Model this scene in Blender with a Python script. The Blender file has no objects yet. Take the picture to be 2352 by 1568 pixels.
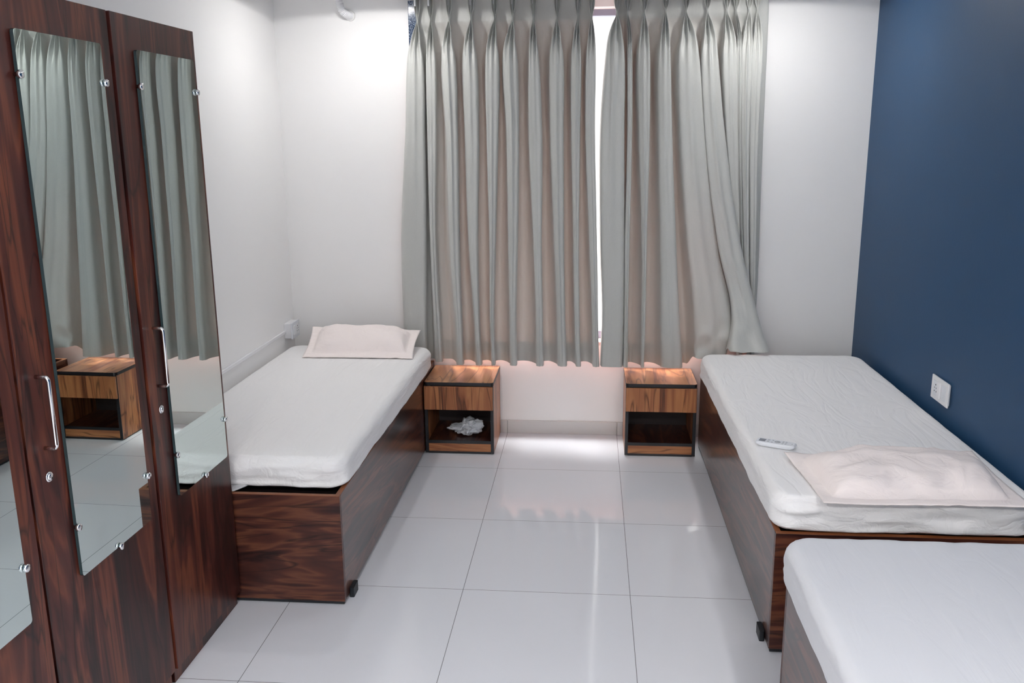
import bpy, bmesh, math, random
from mathutils import Vector, Matrix, noise
random.seed(7)
PI = math.pi
scene = bpy.context.scene
COL = scene.collection

# ------------------------------------------------------------------ camera
cam_d = bpy.data.cameras.new('camera')
cam = bpy.data.objects.new('camera', cam_d)
COL.objects.link(cam)
cam_d.sensor_width = 36.0
cam_d.lens = 2030.5 / 2352 * 36.0
cam_d.clip_start = 0.05
yaw, pitch, roll = -0.0895548, 0.2280655, -0.00865285
fw = Vector((math.sin(yaw) * math.cos(pitch), math.cos(yaw) * math.cos(pitch), -math.sin(pitch)))
r0 = Vector((math.cos(yaw), -math.sin(yaw), 0))
u0 = r0.cross(fw)
rt = math.cos(roll) * r0 + math.sin(roll) * u0
up = -math.sin(roll) * r0 + math.cos(roll) * u0
M = Matrix(((rt.x, up.x, -fw.x), (rt.y, up.y, -fw.y), (rt.z, up.z, -fw.z)))
cam.matrix_world = Matrix.Translation((0.444774, -3.489518, 1.597143)) @ M.to_4x4()
scene.camera = cam

# ------------------------------------------------------------------ world, exposure
CEIL = 2.29
SPOT = 2.6            # watts of each small bulb in the two ceiling cans by the window
LAMP = 84.0            # emission of the diffusers of the other ceiling lights
NEAR, MID, REAR = 0.60, 0.72, 5.3      # the lights further back are stronger
SKY = 31.0              # bright overcast sky outside the window
LIGHTS = [(-0.60, 0.60), (1.24, 0.60), (-0.20, -2.30), (1.24, -2.30), (-0.20, -3.95), (1.24, -3.95)]
w = bpy.data.worlds.new('sky')
scene.world = w
w.use_nodes = True
wn = w.node_tree
_tc = wn.nodes.new('ShaderNodeTexCoord')
_sp = wn.nodes.new('ShaderNodeSeparateXYZ')
_mr = wn.nodes.new('ShaderNodeMapRange')      # pale horizon and ground, bright sky overhead
_mr.inputs['From Min'].default_value = 0.76
_mr.inputs['From Max'].default_value = 0.92
_mr.inputs['To Min'].default_value = 1.3
_mr.inputs['To Max'].default_value = SKY
wn.links.new(_tc.outputs['Generated'], _sp.inputs[0])
wn.links.new(_sp.outputs['Z'], _mr.inputs['Value'])
wn.nodes['Background'].inputs[0].default_value = (1.0, 0.97, 0.96, 1)
wn.links.new(_mr.outputs[0], wn.nodes['Background'].inputs[1])
vs = scene.view_settings
vs.view_transform = 'Standard'
vs.look = 'None'
vs.gamma = 1.0
vs.use_curve_mapping = False
vs.exposure = 1.02
scene.cycles.max_bounces = 12
scene.cycles.diffuse_bounces = 6

# ------------------------------------------------------------------ materials
def srgb(r, g, b):
    f = lambda c: (c / 255 / 12.92) if c / 255 <= 0.04045 else ((c / 255 + 0.055) / 1.055) ** 2.4
    return (f(r), f(g), f(b), 1)

def new_mat(name):
    m = bpy.data.materials.new(name)
    m.use_nodes = True
    nt = m.node_tree
    return m, nt, nt.nodes['Principled BSDF']

def N(nt, typ, **kw):
    n = nt.nodes.new(typ)
    for k, v in kw.items():
        setattr(n, k, v)
    return n

def plain(name, col, rough=0.5, metal=0.0, spec=0.5, coat=0.0, bump=None, var=0.0):
    m, nt, p = new_mat(name)
    p.inputs['Base Color'].default_value = col
    p.inputs['Roughness'].default_value = rough
    p.inputs['Metallic'].default_value = metal
    p.inputs['Specular IOR Level'].default_value = spec
    p.inputs['Coat Weight'].default_value = coat
    tc = N(nt, 'ShaderNodeTexCoord')
    if var:
        nz = N(nt, 'ShaderNodeTexNoise')
        nz.inputs['Scale'].default_value = 1.7
        nz.inputs['Detail'].default_value = 3
        nt.links.new(tc.outputs['Object'], nz.inputs['Vector'])
        hs = N(nt, 'ShaderNodeMix', data_type='RGBA')
        hs.inputs['A'].default_value = tuple(c * (1 - var) for c in col[:3]) + (1,)
        hs.inputs['B'].default_value = tuple(min(1, c * (1 + var)) for c in col[:3]) + (1,)
        nt.links.new(nz.outputs['Fac'], hs.inputs['Factor'])
        nt.links.new(hs.outputs['Result'], p.inputs['Base Color'])
    if bump:
        sc, st, dist = bump
        nz = N(nt, 'ShaderNodeTexNoise')
        nz.inputs['Scale'].default_value = sc
        nz.inputs['Detail'].default_value = 4
        nt.links.new(tc.outputs['Object'], nz.inputs['Vector'])
        b = N(nt, 'ShaderNodeBump')
        b.inputs['Strength'].default_value = st
        b.inputs['Distance'].default_value = dist
        nt.links.new(nz.outputs['Fac'], b.inputs['Height'])
        nt.links.new(b.outputs['Normal'], p.inputs['Normal'])
    return m

def wood(name, axis, cols, rough=0.36, shift=(0, 0, 0), coat=0.12, tilt=0.0, fine=1.0, scale=1.0):
    """laminate wood: grain along `axis` of object space; cols: dark, mid, warm, light"""
    m, nt, p = new_mat(name)
    L = nt.links.new
    tc = N(nt, 'ShaderNodeTexCoord')
    oi = N(nt, 'ShaderNodeObjectInfo')
    mul = N(nt, 'ShaderNodeVectorMath', operation='SCALE')
    mul.inputs[0].default_value = (3.1, 2.7, 4.3)
    L(oi.outputs['Random'], mul.inputs['Scale'])
    add = N(nt, 'ShaderNodeVectorMath', operation='ADD')
    L(tc.outputs['Object'], add.inputs[0])
    L(mul.outputs[0], add.inputs[1])
    rotn = N(nt, 'ShaderNodeMapping')
    rotn.inputs['Location'].default_value = shift
    rotn.inputs['Rotation'].default_value = (tilt, 0, 0) if axis != 'x' else (0, tilt, 0)
    L(add.outputs[0], rotn.inputs['Vector'])
    mp = N(nt, 'ShaderNodeMapping')
    s = [7.0 * scale] * 3
    s['xyz'.index(axis)] = 0.75 * scale
    mp.inputs['Scale'].default_value = s
    L(rotn.outputs[0], mp.inputs['Vector'])
    n1 = N(nt, 'ShaderNodeTexNoise')
    n1.inputs['Scale'].default_value = 1.0
    n1.inputs['Detail'].default_value = 3.5
    n1.inputs['Roughness'].default_value = 0.55
    n1.inputs['Distortion'].default_value = 1.1
    L(mp.outputs[0], n1.inputs['Vector'])
    # rings from banded noise give the cathedral figure
    m2 = N(nt, 'ShaderNodeMath', operation='MULTIPLY')
    m2.inputs[1].default_value = 5.0
    L(n1.outputs['Fac'], m2.inputs[0])
    m3 = N(nt, 'ShaderNodeMath', operation='PINGPONG')
    m3.inputs[1].default_value = 0.5
    L(m2.outputs[0], m3.inputs[0])
    # fine fibres
    mp2 = N(nt, 'ShaderNodeMapping')
    s2 = [110.0 * fine] * 3
    s2['xyz'.index(axis)] = 2.5
    mp2.inputs['Scale'].default_value = s2
    L(rotn.outputs[0], mp2.inputs['Vector'])
    n2 = N(nt, 'ShaderNodeTexNoise')
    n2.inputs['Scale'].default_value = 1.0
    n2.inputs['Detail'].default_value = 2
    L(mp2.outputs[0], n2.inputs['Vector'])
    a = N(nt, 'ShaderNodeMath', operation='MULTIPLY_ADD')
    L(m3.outputs[0], a.inputs[0])
    a.inputs[1].default_value = 0.75
    L(n1.outputs['Fac'], a.inputs[2])
    a2 = N(nt, 'ShaderNodeMath', operation='MULTIPLY_ADD')
    L(n2.outputs['Fac'], a2.inputs[0])
    a2.inputs[1].default_value = 0.12
    L(a.outputs[0], a2.inputs[2])
    cr = N(nt, 'ShaderNodeValToRGB')
    e = cr.color_ramp.elements
    pos = [0.42, 0.58, 0.80, 1.0]
    e[0].position = pos[0]; e[0].color = cols[0]
    e[1].position = pos[3]; e[1].color = cols[3]
    x = e.new(pos[1]); x.color = cols[1]
    x = e.new(pos[2]); x.color = cols[2]
    L(a2.outputs[0], cr.inputs['Fac'])
    # sharp dark veins
    n3 = N(nt, 'ShaderNodeTexNoise')
    n3.inputs['Scale'].default_value = 1.35
    n3.inputs['Detail'].default_value = 2.0
    n3.inputs['Distortion'].default_value = 1.4
    L(mp.outputs[0], n3.inputs['Vector'])
    sub = N(nt, 'ShaderNodeMath', operation='SUBTRACT')
    L(n3.outputs['Fac'], sub.inputs[0]); sub.inputs[1].default_value = 0.5
    ab = N(nt, 'ShaderNodeMath', operation='ABSOLUTE')
    L(sub.outputs[0], ab.inputs[0])
    mr = N(nt, 'ShaderNodeMapRange')
    mr.inputs['From Min'].default_value = 0.0
    mr.inputs['From Max'].default_value = 0.022
    mr.inputs['To Min'].default_value = 0.75
    mr.inputs['To Max'].default_value = 0.0
    L(ab.outputs[0], mr.inputs['Value'])
    mx = N(nt, 'ShaderNodeMix', data_type='RGBA')
    L(mr.outputs[0], mx.inputs['Factor'])
    L(cr.outputs['Color'], mx.inputs['A'])
    mx.inputs['B'].default_value = cols[0]
    L(mx.outputs['Result'], p.inputs['Base Color'])
    p.inputs['Roughness'].default_value = rough
    p.inputs['Specular IOR Level'].default_value = 0.38
    p.inputs['Coat Weight'].default_value = coat
    p.inputs['Coat Roughness'].default_value = 0.22
    return m

DARK = [srgb(24, 10, 9), srgb(58, 24, 20), srgb(80, 36, 28), srgb(118, 64, 42)]
DARKB = [srgb(20, 9, 9), srgb(52, 25, 21), srgb(74, 38, 29), srgb(110, 66, 46)]
TEAK = [srgb(70, 36, 22), srgb(136, 80, 50), srgb(164, 104, 66), srgb(186, 126, 80)]
M_WZ = wood('walnut_vertical', 'z', DARK)
M_WX = wood('walnut_across', 'x', DARKB, shift=(3.3, 0, 1.2), tilt=0.05, scale=1.1)
M_WY = wood('walnut_lengthwise', 'y', DARKB, shift=(1.3, 4, 2.2), tilt=0.10, rough=0.3, coat=0.55)
M_TZ = wood('teak_vertical', 'z', TEAK, coat=0.15, scale=1.1)
TEAKT = [srgb(92, 50, 28), srgb(160, 102, 62), srgb(184, 126, 80), srgb(200, 146, 98)]
M_TY = wood('teak_deep', 'y', TEAKT, coat=1.0, tilt=0.0, scale=0.9)
M_TX = wood('teak_across', 'x', TEAK, coat=0.2, scale=1.3)
M_EDGE = plain('orange_brown_edge', srgb(128, 74, 40), 0.45)
M_BLACK = plain('black_edge_band', srgb(22, 24, 30), 0.35)
M_DARKIN = plain('dark_interior', srgb(38, 26, 26), 0.6)
M_RUBBER = plain('black_plastic', srgb(20, 24, 30), 0.5)
M_WALL = plain('white_paint', (0.87, 0.862, 0.855, 1), 0.55, bump=(60, 0.05, 0.002), var=0.01)
M_CEIL = plain('ceiling_paint', (0.85, 0.85, 0.85, 1), 0.7)
M_BLUE = plain('blue_paint', (0.0175, 0.066, 0.150, 1), 0.5, spec=0.3, bump=(90, 0.12, 0.002), var=0.05)
M_PLASTIC = plain('white_plastic', (0.80, 0.80, 0.82, 1), 0.3)
M_PLASTIC2 = plain('cool_white_plastic', (0.74, 0.76, 0.80, 1), 0.35)
M_GREYPLASTIC = plain('grey_print', (0.42, 0.43, 0.46, 1), 0.4)
M_HOLE = plain('dark_slot', (0.02, 0.02, 0.025, 1), 0.6)
M_SCREEN = plain('grey_lcd', srgb(128, 132, 142), 0.2)
M_CHROME = plain('chrome', (0.82, 0.82, 0.83, 1), 0.12, metal=1.0)
M_MIRROR = plain('mirror_silver', (0.66, 0.74, 0.72, 1), 0.0, metal=1.0)
M_MIRROREDGE = plain('mirror_edge', (0.03, 0.05, 0.055, 1), 0.2)
M_ALU = plain('window_aluminium', srgb(150, 155, 175), 0.4, metal=0.2)
M_SKIRT = plain('skirting_tile', (0.60, 0.58, 0.57, 1), 0.2)

def sheet_mat(name, col, streak=(18, 3, 18), bstr=0.35, dist=0.004):
    m, nt, p = new_mat(name)
    L = nt.links.new
    p.inputs['Base Color'].default_value = col
    p.inputs['Roughness'].default_value = 0.75
    p.inputs['Sheen Weight'].default_value = 0.15
    tc = N(nt, 'ShaderNodeTexCoord')
    mp = N(nt, 'ShaderNodeMapping')
    mp.inputs['Scale'].default_value = streak
    L(tc.outputs['Object'], mp.inputs['Vector'])
    nz = N(nt, 'ShaderNodeTexNoise')
    nz.inputs['Scale'].default_value = 1.0
    nz.inputs['Detail'].default_value = 5
    nz.inputs['Distortion'].default_value = 1.6
    L(mp.outputs[0], nz.inputs['Vector'])
    # creases: ridged noise
    s = N(nt, 'ShaderNodeMath', operation='SUBTRACT'); s.inputs[1].default_value = 0.5
    L(nz.outputs['Fac'], s.inputs[0])
    a = N(nt, 'ShaderNodeMath', operation='ABSOLUTE')
    L(s.outputs[0], a.inputs[0])
    pw = N(nt, 'ShaderNodeMath', operation='MINIMUM'); pw.inputs[1].default_value = 0.09
    L(a.outputs[0], pw.inputs[0])
    b = N(nt, 'ShaderNodeBump')
    b.inputs['Strength'].default_value = bstr
    b.inputs['Distance'].default_value = dist * 12
    L(pw.outputs[0], b.inputs['Height'])
    L(b.outputs['Normal'], p.inputs['Normal'])
    return m
M_SHEET = sheet_mat('white_cotton_sheet', (0.87, 0.86, 0.86, 1), (9, 2.2, 16), 0.28)
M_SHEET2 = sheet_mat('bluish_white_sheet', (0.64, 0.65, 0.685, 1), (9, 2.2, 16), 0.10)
M_PILLOW = sheet_mat('pinkish_pillowcase', (0.90, 0.815, 0.79, 1), (7, 7, 7), 0.22)
M_CLOTH = sheet_mat('grey_cloth', (0.62, 0.62, 0.64, 1), (20, 20, 20), 0.3)
M_BAG = sheet_mat('white_plastic_bag', (0.66, 0.68, 0.72, 1), (26, 26, 26), 0.5)

def floor_mat():
    m, nt, p = new_mat('vitrified_floor_tile')
    L = nt.links.new
    tc = N(nt, 'ShaderNodeTexCoord')
    br = N(nt, 'ShaderNodeTexBrick', offset=0.0, squash=1.0)
    br.inputs['Color1'].default_value = (0.68, 0.69, 0.735, 1)
    br.inputs['Color2'].default_value = (0.69, 0.70, 0.745, 1)
    br.inputs['Mortar'].default_value = (0.16, 0.16, 0.17, 1)
    br.inputs['Scale'].default_value = 1.0
    br.inputs['Mortar Size'].default_value = 0.0011
    br.inputs['Mortar Smooth'].default_value = 0.2
    br.inputs['Brick Width'].default_value = 0.6
    br.inputs['Row Height'].default_value = 0.6
    L(tc.outputs['Object'], br.inputs['Vector'])
    nz = N(nt, 'ShaderNodeTexNoise')
    nz.inputs['Scale'].default_value = 2.0
    nz.inputs['Detail'].default_value = 4
    L(tc.outputs['Object'], nz.inputs['Vector'])
    mr = N(nt, 'ShaderNodeMapRange')
    mr.inputs['To Min'].default_value = 0.97
    mr.inputs['To Max'].default_value = 1.02
    L(nz.outputs['Fac'], mr.inputs['Value'])
    ml = N(nt, 'ShaderNodeMix', data_type='RGBA', blend_type='MULTIPLY')
    ml.inputs['Factor'].default_value = 1
    L(br.outputs['Color'], ml.inputs['A'])
    L(mr.outputs[0], ml.inputs['B'])
    L(ml.outputs['Result'], p.inputs['Base Color'])
    p.inputs['Roughness'].default_value = 0.07
    p.inputs['Specular IOR Level'].default_value = 0.6
    b = N(nt, 'ShaderNodeBump', invert=True)
    b.inputs['Strength'].default_value = 0.3
    b.inputs['Distance'].default_value = 0.001
    L(br.outputs['Fac'], b.inputs['Height'])
    L(b.outputs['Normal'], p.inputs['Normal'])
    return m
M_FLOOR = floor_mat()

def granite_mat():
    m, nt, p = new_mat('speckled_blue_granite')
    L = nt.links.new
    tc = N(nt, 'ShaderNodeTexCoord')
    nz = N(nt, 'ShaderNodeTexNoise')
    nz.inputs['Scale'].default_value = 260
    nz.inputs['Detail'].default_value = 2
    L(tc.outputs['Object'], nz.inputs['Vector'])
    cr = N(nt, 'ShaderNodeValToRGB')
    e = cr.color_ramp.elements
    e[0].position = 0.42; e[0].color = srgb(36, 52, 74)
    e[1].position = 0.68; e[1].color = srgb(190, 200, 215)
    x = e.new(0.54); x.color = srgb(72, 92, 120)
    L(nz.outputs['Fac'], cr.inputs['Fac'])
    L(cr.outputs['Color'], p.inputs['Base Color'])
    p.inputs['Roughness'].default_value = 0.12
    return m
M_GRANITE = granite_mat()

def glass_mat():
    m = bpy.data.materials.new('window_glass')
    m.use_nodes = True
    nt = m.node_tree
    nt.nodes.clear()
    out = N(nt, 'ShaderNodeOutputMaterial')
    tr = N(nt, 'ShaderNodeBsdfTransparent')
    tr.inputs[0].default_value = (0.93, 0.95, 0.95, 1)
    gl = N(nt, 'ShaderNodeBsdfGlossy')
    gl.inputs['Roughness'].default_value = 0.02
    mx = N(nt, 'ShaderNodeMixShader')
    mx.inputs[0].default_value = 0.07
    nt.links.new(tr.outputs[0], mx.inputs[1])
    nt.links.new(gl.outputs[0], mx.inputs[2])
    nt.links.new(mx.outputs[0], out.inputs[0])
    return m
M_GLASS = glass_mat()

def curtain_mat():
    """grey satin curtain; single cloth lets daylight through in a pinkish brown, the doubled hem and heading let less"""
    m = bpy.data.materials.new('grey_satin_curtain')
    m.use_nodes = True
    nt = m.node_tree
    L = nt.links.new
    p = nt.nodes['Principled BSDF']
    out = nt.nodes['Material Output']
    tc = N(nt, 'ShaderNodeTexCoord')
    mp = N(nt, 'ShaderNodeMapping')
    mp.inputs['Scale'].default_value = (500, 500, 500)
    L(tc.outputs['Object'], mp.inputs['Vector'])
    nz = N(nt, 'ShaderNodeTexNoise')
    nz.inputs['Scale'].default_value = 1
    nz.inputs['Detail'].default_value = 1
    L(mp.outputs[0], nz.inputs['Vector'])
    cm = N(nt, 'ShaderNodeMix', data_type='RGBA')
    cm.inputs['A'].default_value = (0.425, 0.432, 0.412, 1)
    cm.inputs['B'].default_value = (0.51, 0.517, 0.495, 1)
    L(nz.outputs['Fac'], cm.inputs['Factor'])
    geo = N(nt, 'ShaderNodeNewGeometry')        # salmon pink lining on the window side
    lin = N(nt, 'ShaderNodeMix', data_type='RGBA')
    L(geo.outputs['Backfacing'], lin.inputs['Factor'])
    L(cm.outputs['Result'], lin.inputs['A'])
    lin.inputs['B'].default_value = (0.80, 0.50, 0.44, 1)
    L(lin.outputs['Result'], p.inputs['Base Color'])
    p.inputs['Roughness'].default_value = 0.42
    p.inputs['Specular IOR Level'].default_value = 0.45
    p.inputs['Sheen Weight'].default_value = 0.2
    # soft creases
    mp2 = N(nt, 'ShaderNodeMapping')
    mp2.inputs['Scale'].default_value = (14, 14, 5)
    L(tc.outputs['Object'], mp2.inputs['Vector'])
    n2 = N(nt, 'ShaderNodeTexNoise')
    n2.inputs['Scale'].default_value = 1
    n2.inputs['Detail'].default_value = 3
    L(mp2.outputs[0], n2.inputs['Vector'])
    b = N(nt, 'ShaderNodeBump')
    b.inputs['Strength'].default_value = 0.25
    b.inputs['Distance'].default_value = 0.02
    L(n2.outputs['Fac'], b.inputs['Height'])
    L(b.outputs['Normal'], p.inputs['Normal'])
    tl = N(nt, 'ShaderNodeBsdfTranslucent')
    tm = N(nt, 'ShaderNodeMix', data_type='RGBA')
    tm.inputs['A'].default_value = (0.52, 0.34, 0.26, 1)
    tm.inputs['B'].default_value = (0.74, 0.48, 0.38, 1)
    L(nz.outputs['Fac'], tm.inputs['Factor'])
    L(tm.outputs['Result'], tl.inputs['Color'])
    sep = N(nt, 'ShaderNodeSeparateXYZ')
    L(tc.outputs['Object'], sep.inputs[0])
    lo = N(nt, 'ShaderNodeMapRange')
    lo.inputs['From Min'].default_value = 0.525
    lo.inputs['From Max'].default_value = 0.532
    lo.inputs['To Min'].default_value = 0.25
    L(sep.outputs['Z'], lo.inputs['Value'])
    hi = N(nt, 'ShaderNodeMapRange')
    hi.inputs['From Min'].default_value = 2.145
    hi.inputs['From Max'].default_value = 2.152
    hi.inputs['To Min'].default_value = 1.0
    hi.inputs['To Max'].default_value = 0.25
    L(sep.outputs['Z'], hi.inputs['Value'])
    mu = N(nt, 'ShaderNodeMath', operation='MULTIPLY')
    L(lo.outputs[0], mu.inputs[0]); L(hi.outputs[0], mu.inputs[1])
    mu2 = N(nt, 'ShaderNodeMath', operation='MULTIPLY')
    L(mu.outputs[0], mu2.inputs[0]); mu2.inputs[1].default_value = 0.060
    mx = N(nt, 'ShaderNodeMixShader')
    at = N(nt, 'ShaderNodeAttribute', attribute_name='ply')
    mu3 = N(nt, 'ShaderNodeMath', operation='MULTIPLY')
    L(mu2.outputs[0], mu3.inputs[0]); L(at.outputs['Fac'], mu3.inputs[1])
    L(mu3.outputs[0], mx.inputs[0])
    L(p.outputs[0], mx.inputs[1]); L(tl.outputs[0], mx.inputs[2])
    L(mx.outputs[0], out.inputs[0])
    return m
M_CURTAIN = curtain_mat()

def emit_mat(name, col, s):
    m = bpy.data.materials.new(name)
    m.use_nodes = True
    nt = m.node_tree
    nt.nodes.clear()
    out = N(nt, 'ShaderNodeOutputMaterial')
    e = N(nt, 'ShaderNodeEmission')
    e.inputs[0].default_value = col
    e.inputs[1].default_value = s
    nt.links.new(e.outputs[0], out.inputs[0])
    return m
M_LAMP = emit_mat('lamp_diffuser', (1.0, 0.985, 0.965, 1), LAMP * NEAR)
M_LAMP2 = emit_mat('mid_lamp_diffuser', (1.0, 0.985, 0.965, 1), LAMP * MID)
M_LAMP3 = emit_mat('rear_lamp_diffuser', (1.0, 0.985, 0.965, 1), LAMP * REAR)

# ------------------------------------------------------------------ helpers
def tag(o, label=None, cat=None, group=None, kind=None):
    for k, v in (('label', label), ('category', cat), ('group', group), ('kind', kind)):
        if v:
            o[k] = v
    return o

def thing(name, loc, label, cat, group=None, rz=0.0):
    o = bpy.data.objects.new(name, None)
    o.empty_display_size = 0.1
    COL.objects.link(o)
    o.location = loc
    o.rotation_euler = (0, 0, rz)
    return tag(o, label, cat, group)

def obj(name, bm, mat, parent=None, smooth=False, origin=(0, 0, 0), recalc=True):
    me = bpy.data.meshes.new(name)
    if recalc:
        bmesh.ops.recalc_face_normals(bm, faces=bm.faces)
    if any(origin):
        bmesh.ops.translate(bm, verts=bm.verts, vec=-Vector(origin))
    bm.to_mesh(me)
    bm.free()
    mats = mat if isinstance(mat, (list, tuple)) else [mat]
    for q in mats:
        me.materials.append(q)
    if smooth:
        for pl in me.polygons:
            pl.use_smooth = True
    o = bpy.data.objects.new(name, me)
    COL.objects.link(o)
    if parent is not None:
        o.parent = parent
    elif any(origin):
        o.location = origin
    return o

def BM():
    return bmesh.new()

def box(bm, x0, x1, y0, y1, z0, z1, bev=0.0, seg=2):
    vs_ = [bm.verts.new((x, y, z)) for x in (x0, x1) for y in (y0, y1) for z in (z0, z1)]
    fs = []
    for q in ((0, 1, 3, 2), (4, 6, 7, 5), (0, 4, 5, 1), (2, 3, 7, 6), (0, 2, 6, 4), (1, 5, 7, 3)):
        fs.append(bm.faces.new([vs_[i] for i in q]))
    if bev:
        es = {e for f in fs for e in f.edges}
        bmesh.ops.bevel(bm, geom=list(es), offset=bev, segments=seg, profile=0.5, affect='EDGES')
    return bm

def B(x0, x1, y0, y1, z0, z1, bev=0.0, seg=2):
    return box(BM(), x0, x1, y0, y1, z0, z1, bev, seg)

def prism(pts, z0, z1):
    bm = BM()
    a = [bm.verts.new((x, y, z0)) for x, y in pts]
    b = [bm.verts.new((x, y, z1)) for x, y in pts]
    bm.faces.new(a[::-1]); bm.faces.new(b)
    n = len(pts)
    for i in range(n):
        bm.faces.new((a[i], a[(i + 1) % n], b[(i + 1) % n], b[i]))
    return bm

def rrect(x0, x1, y0, y1, r, n=6, corners=(1, 1, 1, 1)):
    out = []
    for k, (cx, cy, a0) in enumerate(((x1 - r, y1 - r, 0), (x0 + r, y1 - r, PI / 2), (x0 + r, y0 + r, PI), (x1 - r, y0 + r, 1.5 * PI))):
        if corners[k]:
            for i in range(n + 1):
                a = a0 + PI / 2 * i / n
                out.append((cx + r * math.cos(a), cy + r * math.sin(a)))
        else:
            out.append(((x1 if k in (0, 3) else x0), (y1 if k in (0, 1) else y0)))
    return out

def lathe(prof, axis='z', seg=24, bm=None, at=(0, 0, 0)):
    """prof: list of (r, h); revolved about axis"""
    bm = bm or BM()
    rings = []
    for r, h in prof:
        ring = []
        for i in range(seg):
            a = 2 * PI * i / seg
            c, s = r * math.cos(a), r * math.sin(a)
            p = {'z': (c, s, h), 'x': (h, c, s), 'y': (c, h, s)}[axis]
            ring.append(bm.verts.new((p[0] + at[0], p[1] + at[1], p[2] + at[2])))
        rings.append(ring)
    for a, b in zip(rings, rings[1:]):
        for i in range(seg):
            bm.faces.new((a[i], a[(i + 1) % seg], b[(i + 1) % seg], b[i]))
    bm.faces.new(rings[0][::-1]); bm.faces.new(rings[-1])
    return bm

def tube(path, rad, seg=10, bm=None):
    """path: points; rad: number or list"""
    bm = bm or BM()
    path = [Vector(p) for p in path]
    n = len(path)
    rings = []
    ref = Vector((0.13, 0.21, 0.97)).normalized()
    for i, p in enumerate(path):
        t = (path[min(i + 1, n - 1)] - path[max(i - 1, 0)]).normalized()
        a = t.cross(ref)
        if a.length < 0.1:
            a = t.cross(Vector((1, 0, 0)))
        a.normalize()
        b = t.cross(a)
        r = rad[i] if isinstance(rad, (list, tuple)) else rad
        rings.append([bm.verts.new(p + r * (math.cos(2 * PI * k / seg) * a + math.sin(2 * PI * k / seg) * b)) for k in range(seg)])
    for a, b in zip(rings, rings[1:]):
        for i in range(seg):
            bm.faces.new((a[i], a[(i + 1) % seg], b[(i + 1) % seg], b[i]))
    bm.faces.new(rings[0][::-1]); bm.faces.new(rings[-1])
    return bm

def catmull(pts, sub):
    """pts: list of Vectors -> smooth list"""
    out = []
    n = len(pts)
    for i in range(n - 1):
        p0, p1, p2, p3 = pts[max(i - 1, 0)], pts[i], pts[i + 1], pts[min(i + 2, n - 1)]
        for k in range(sub):
            t = k / sub
            out.append(0.5 * ((2 * p1) + (p2 - p0) * t + (2 * p0 - 5 * p1 + 4 * p2 - p3) * t * t + (3 * p1 - p0 - 3 * p2 + p3) * t ** 3))
    out.append(pts[-1].copy())
    return out

# ------------------------------------------------------------------ the room
XL, XR, YB, YF = -1.175, 1.815, 1.147, -4.6
WX0, WX1, WZ0, WZ1 = -0.38, 1.17, 0.50, 2.215       # window opening
def struct(name, bm, mat):
    return tag(obj(name, bm, mat), kind='structure')

struct('floor', B(XL - 0.2, XR + 0.2, YF - 0.2, YB + 0.25, -0.1, 0), M_FLOOR)
bm = B(XL - 0.2, XR + 0.2, YF - 0.2, YB + 0.25, CEIL + 0.016, CEIL + 0.12)
# thin false-ceiling board with round openings for the lights
ceil = struct('ceiling', bm, M_CEIL)
struct('wall_left', B(XL - 0.2, XL, YF, YB, 0, CEIL + 0.016), M_WALL)
struct('wall_right', B(XR, XR + 0.2, YF, YB, 0, CEIL + 0.016), M_BLUE)
struct('wall_front', B(XL - 0.2, XR + 0.2, YF - 0.2, YF, 0, CEIL + 0.016), M_WALL)
bm = BM()
box(bm, XL - 0.2, WX0, YB, YB + 0.2, 0, CEIL + 0.016)
box(bm, WX1, XR + 0.2, YB, YB + 0.2, 0, CEIL + 0.016)
box(bm, WX0, WX1, YB, YB + 0.2, 0, WZ0)
box(bm, WX0, WX1, YB, YB + 0.2, WZ1, CEIL + 0.016)
struct('wall_back', bm, M_WALL)

def skirting(name, segs):
    bm = BM()
    for s in segs:
        box(bm, *s, bev=0.0015, seg=1)
    struct(name, bm, M_SKIRT)
back = []
xs = [XL + 0.012, -0.6, 0.0, 0.6, 1.2, XR - 0.012]
for a, b in zip(xs, xs[1:]):
    back.append((a + 0.0006, b - 0.0006, YB - 0.009, YB, 0, 0.073))
skirting('baseboard_back', back)
ys = [-4.59, -4.2, -3.6, -3.0, -2.4, -1.8, -1.2, -0.6, 0.0, 0.6, YB]
skirting('baseboard_left', [(XL, XL + 0.009, a + 0.0006, b - 0.0006, 0, 0.073) for a, b in zip(ys, ys[1:])])
skirting('baseboard_right', [(XR - 0.009, XR, a + 0.0006, b - 0.0006, 0, 0.073) for a, b in zip(ys, ys[1:])])

# window behind the curtains: granite surround, aluminium sliding sashes, glass
win = thing('window_1', (0.4, YB + 0.1, WZ0), None, None)
win['kind'] = 'structure'
O = Vector(win.location)
def wpart(name, bm, mat, par=None, smooth=False):
    bmesh.ops.translate(bm, verts=bm.verts, vec=-O)
    return obj(name, bm, mat, par or win, smooth)
bm = BM()
box(bm, WX0 - 0.098, WX0, YB - 0.022, YB - 0.0005, WZ0, CEIL - 0.03, 0.003)
box(bm, WX1, WX1 + 0.112, YB - 0.022, YB - 0.0005, WZ0, CEIL - 0.03, 0.003)
box(bm, WX0, WX0 + 0.02, YB - 0.022, YB + 0.09, WZ0, WZ1, 0.003)
box(bm, WX1 - 0.02, WX1, YB - 0.022, YB + 0.09, WZ0, WZ1, 0.003)
wpart('jamb', bm, M_GRANITE)
wpart('sill', B(WX0 + 0.02, WX1 - 0.02, YB, YB + 0.2, WZ0, WZ0 + 0.02, 0.002), M_SKIRT)
bm = BM()
y0, y1 = YB + 0.095, YB + 0.145
box(bm, WX0, WX0 + 0.05, y0, y1, WZ0 + 0.02, WZ1)
box(bm, WX1 - 0.05, WX1, y0, y1, WZ0 + 0.02, WZ1)
box(bm, WX0 + 0.05, WX1 - 0.05, y0, y1, WZ0 + 0.02, WZ0 + 0.06)
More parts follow.
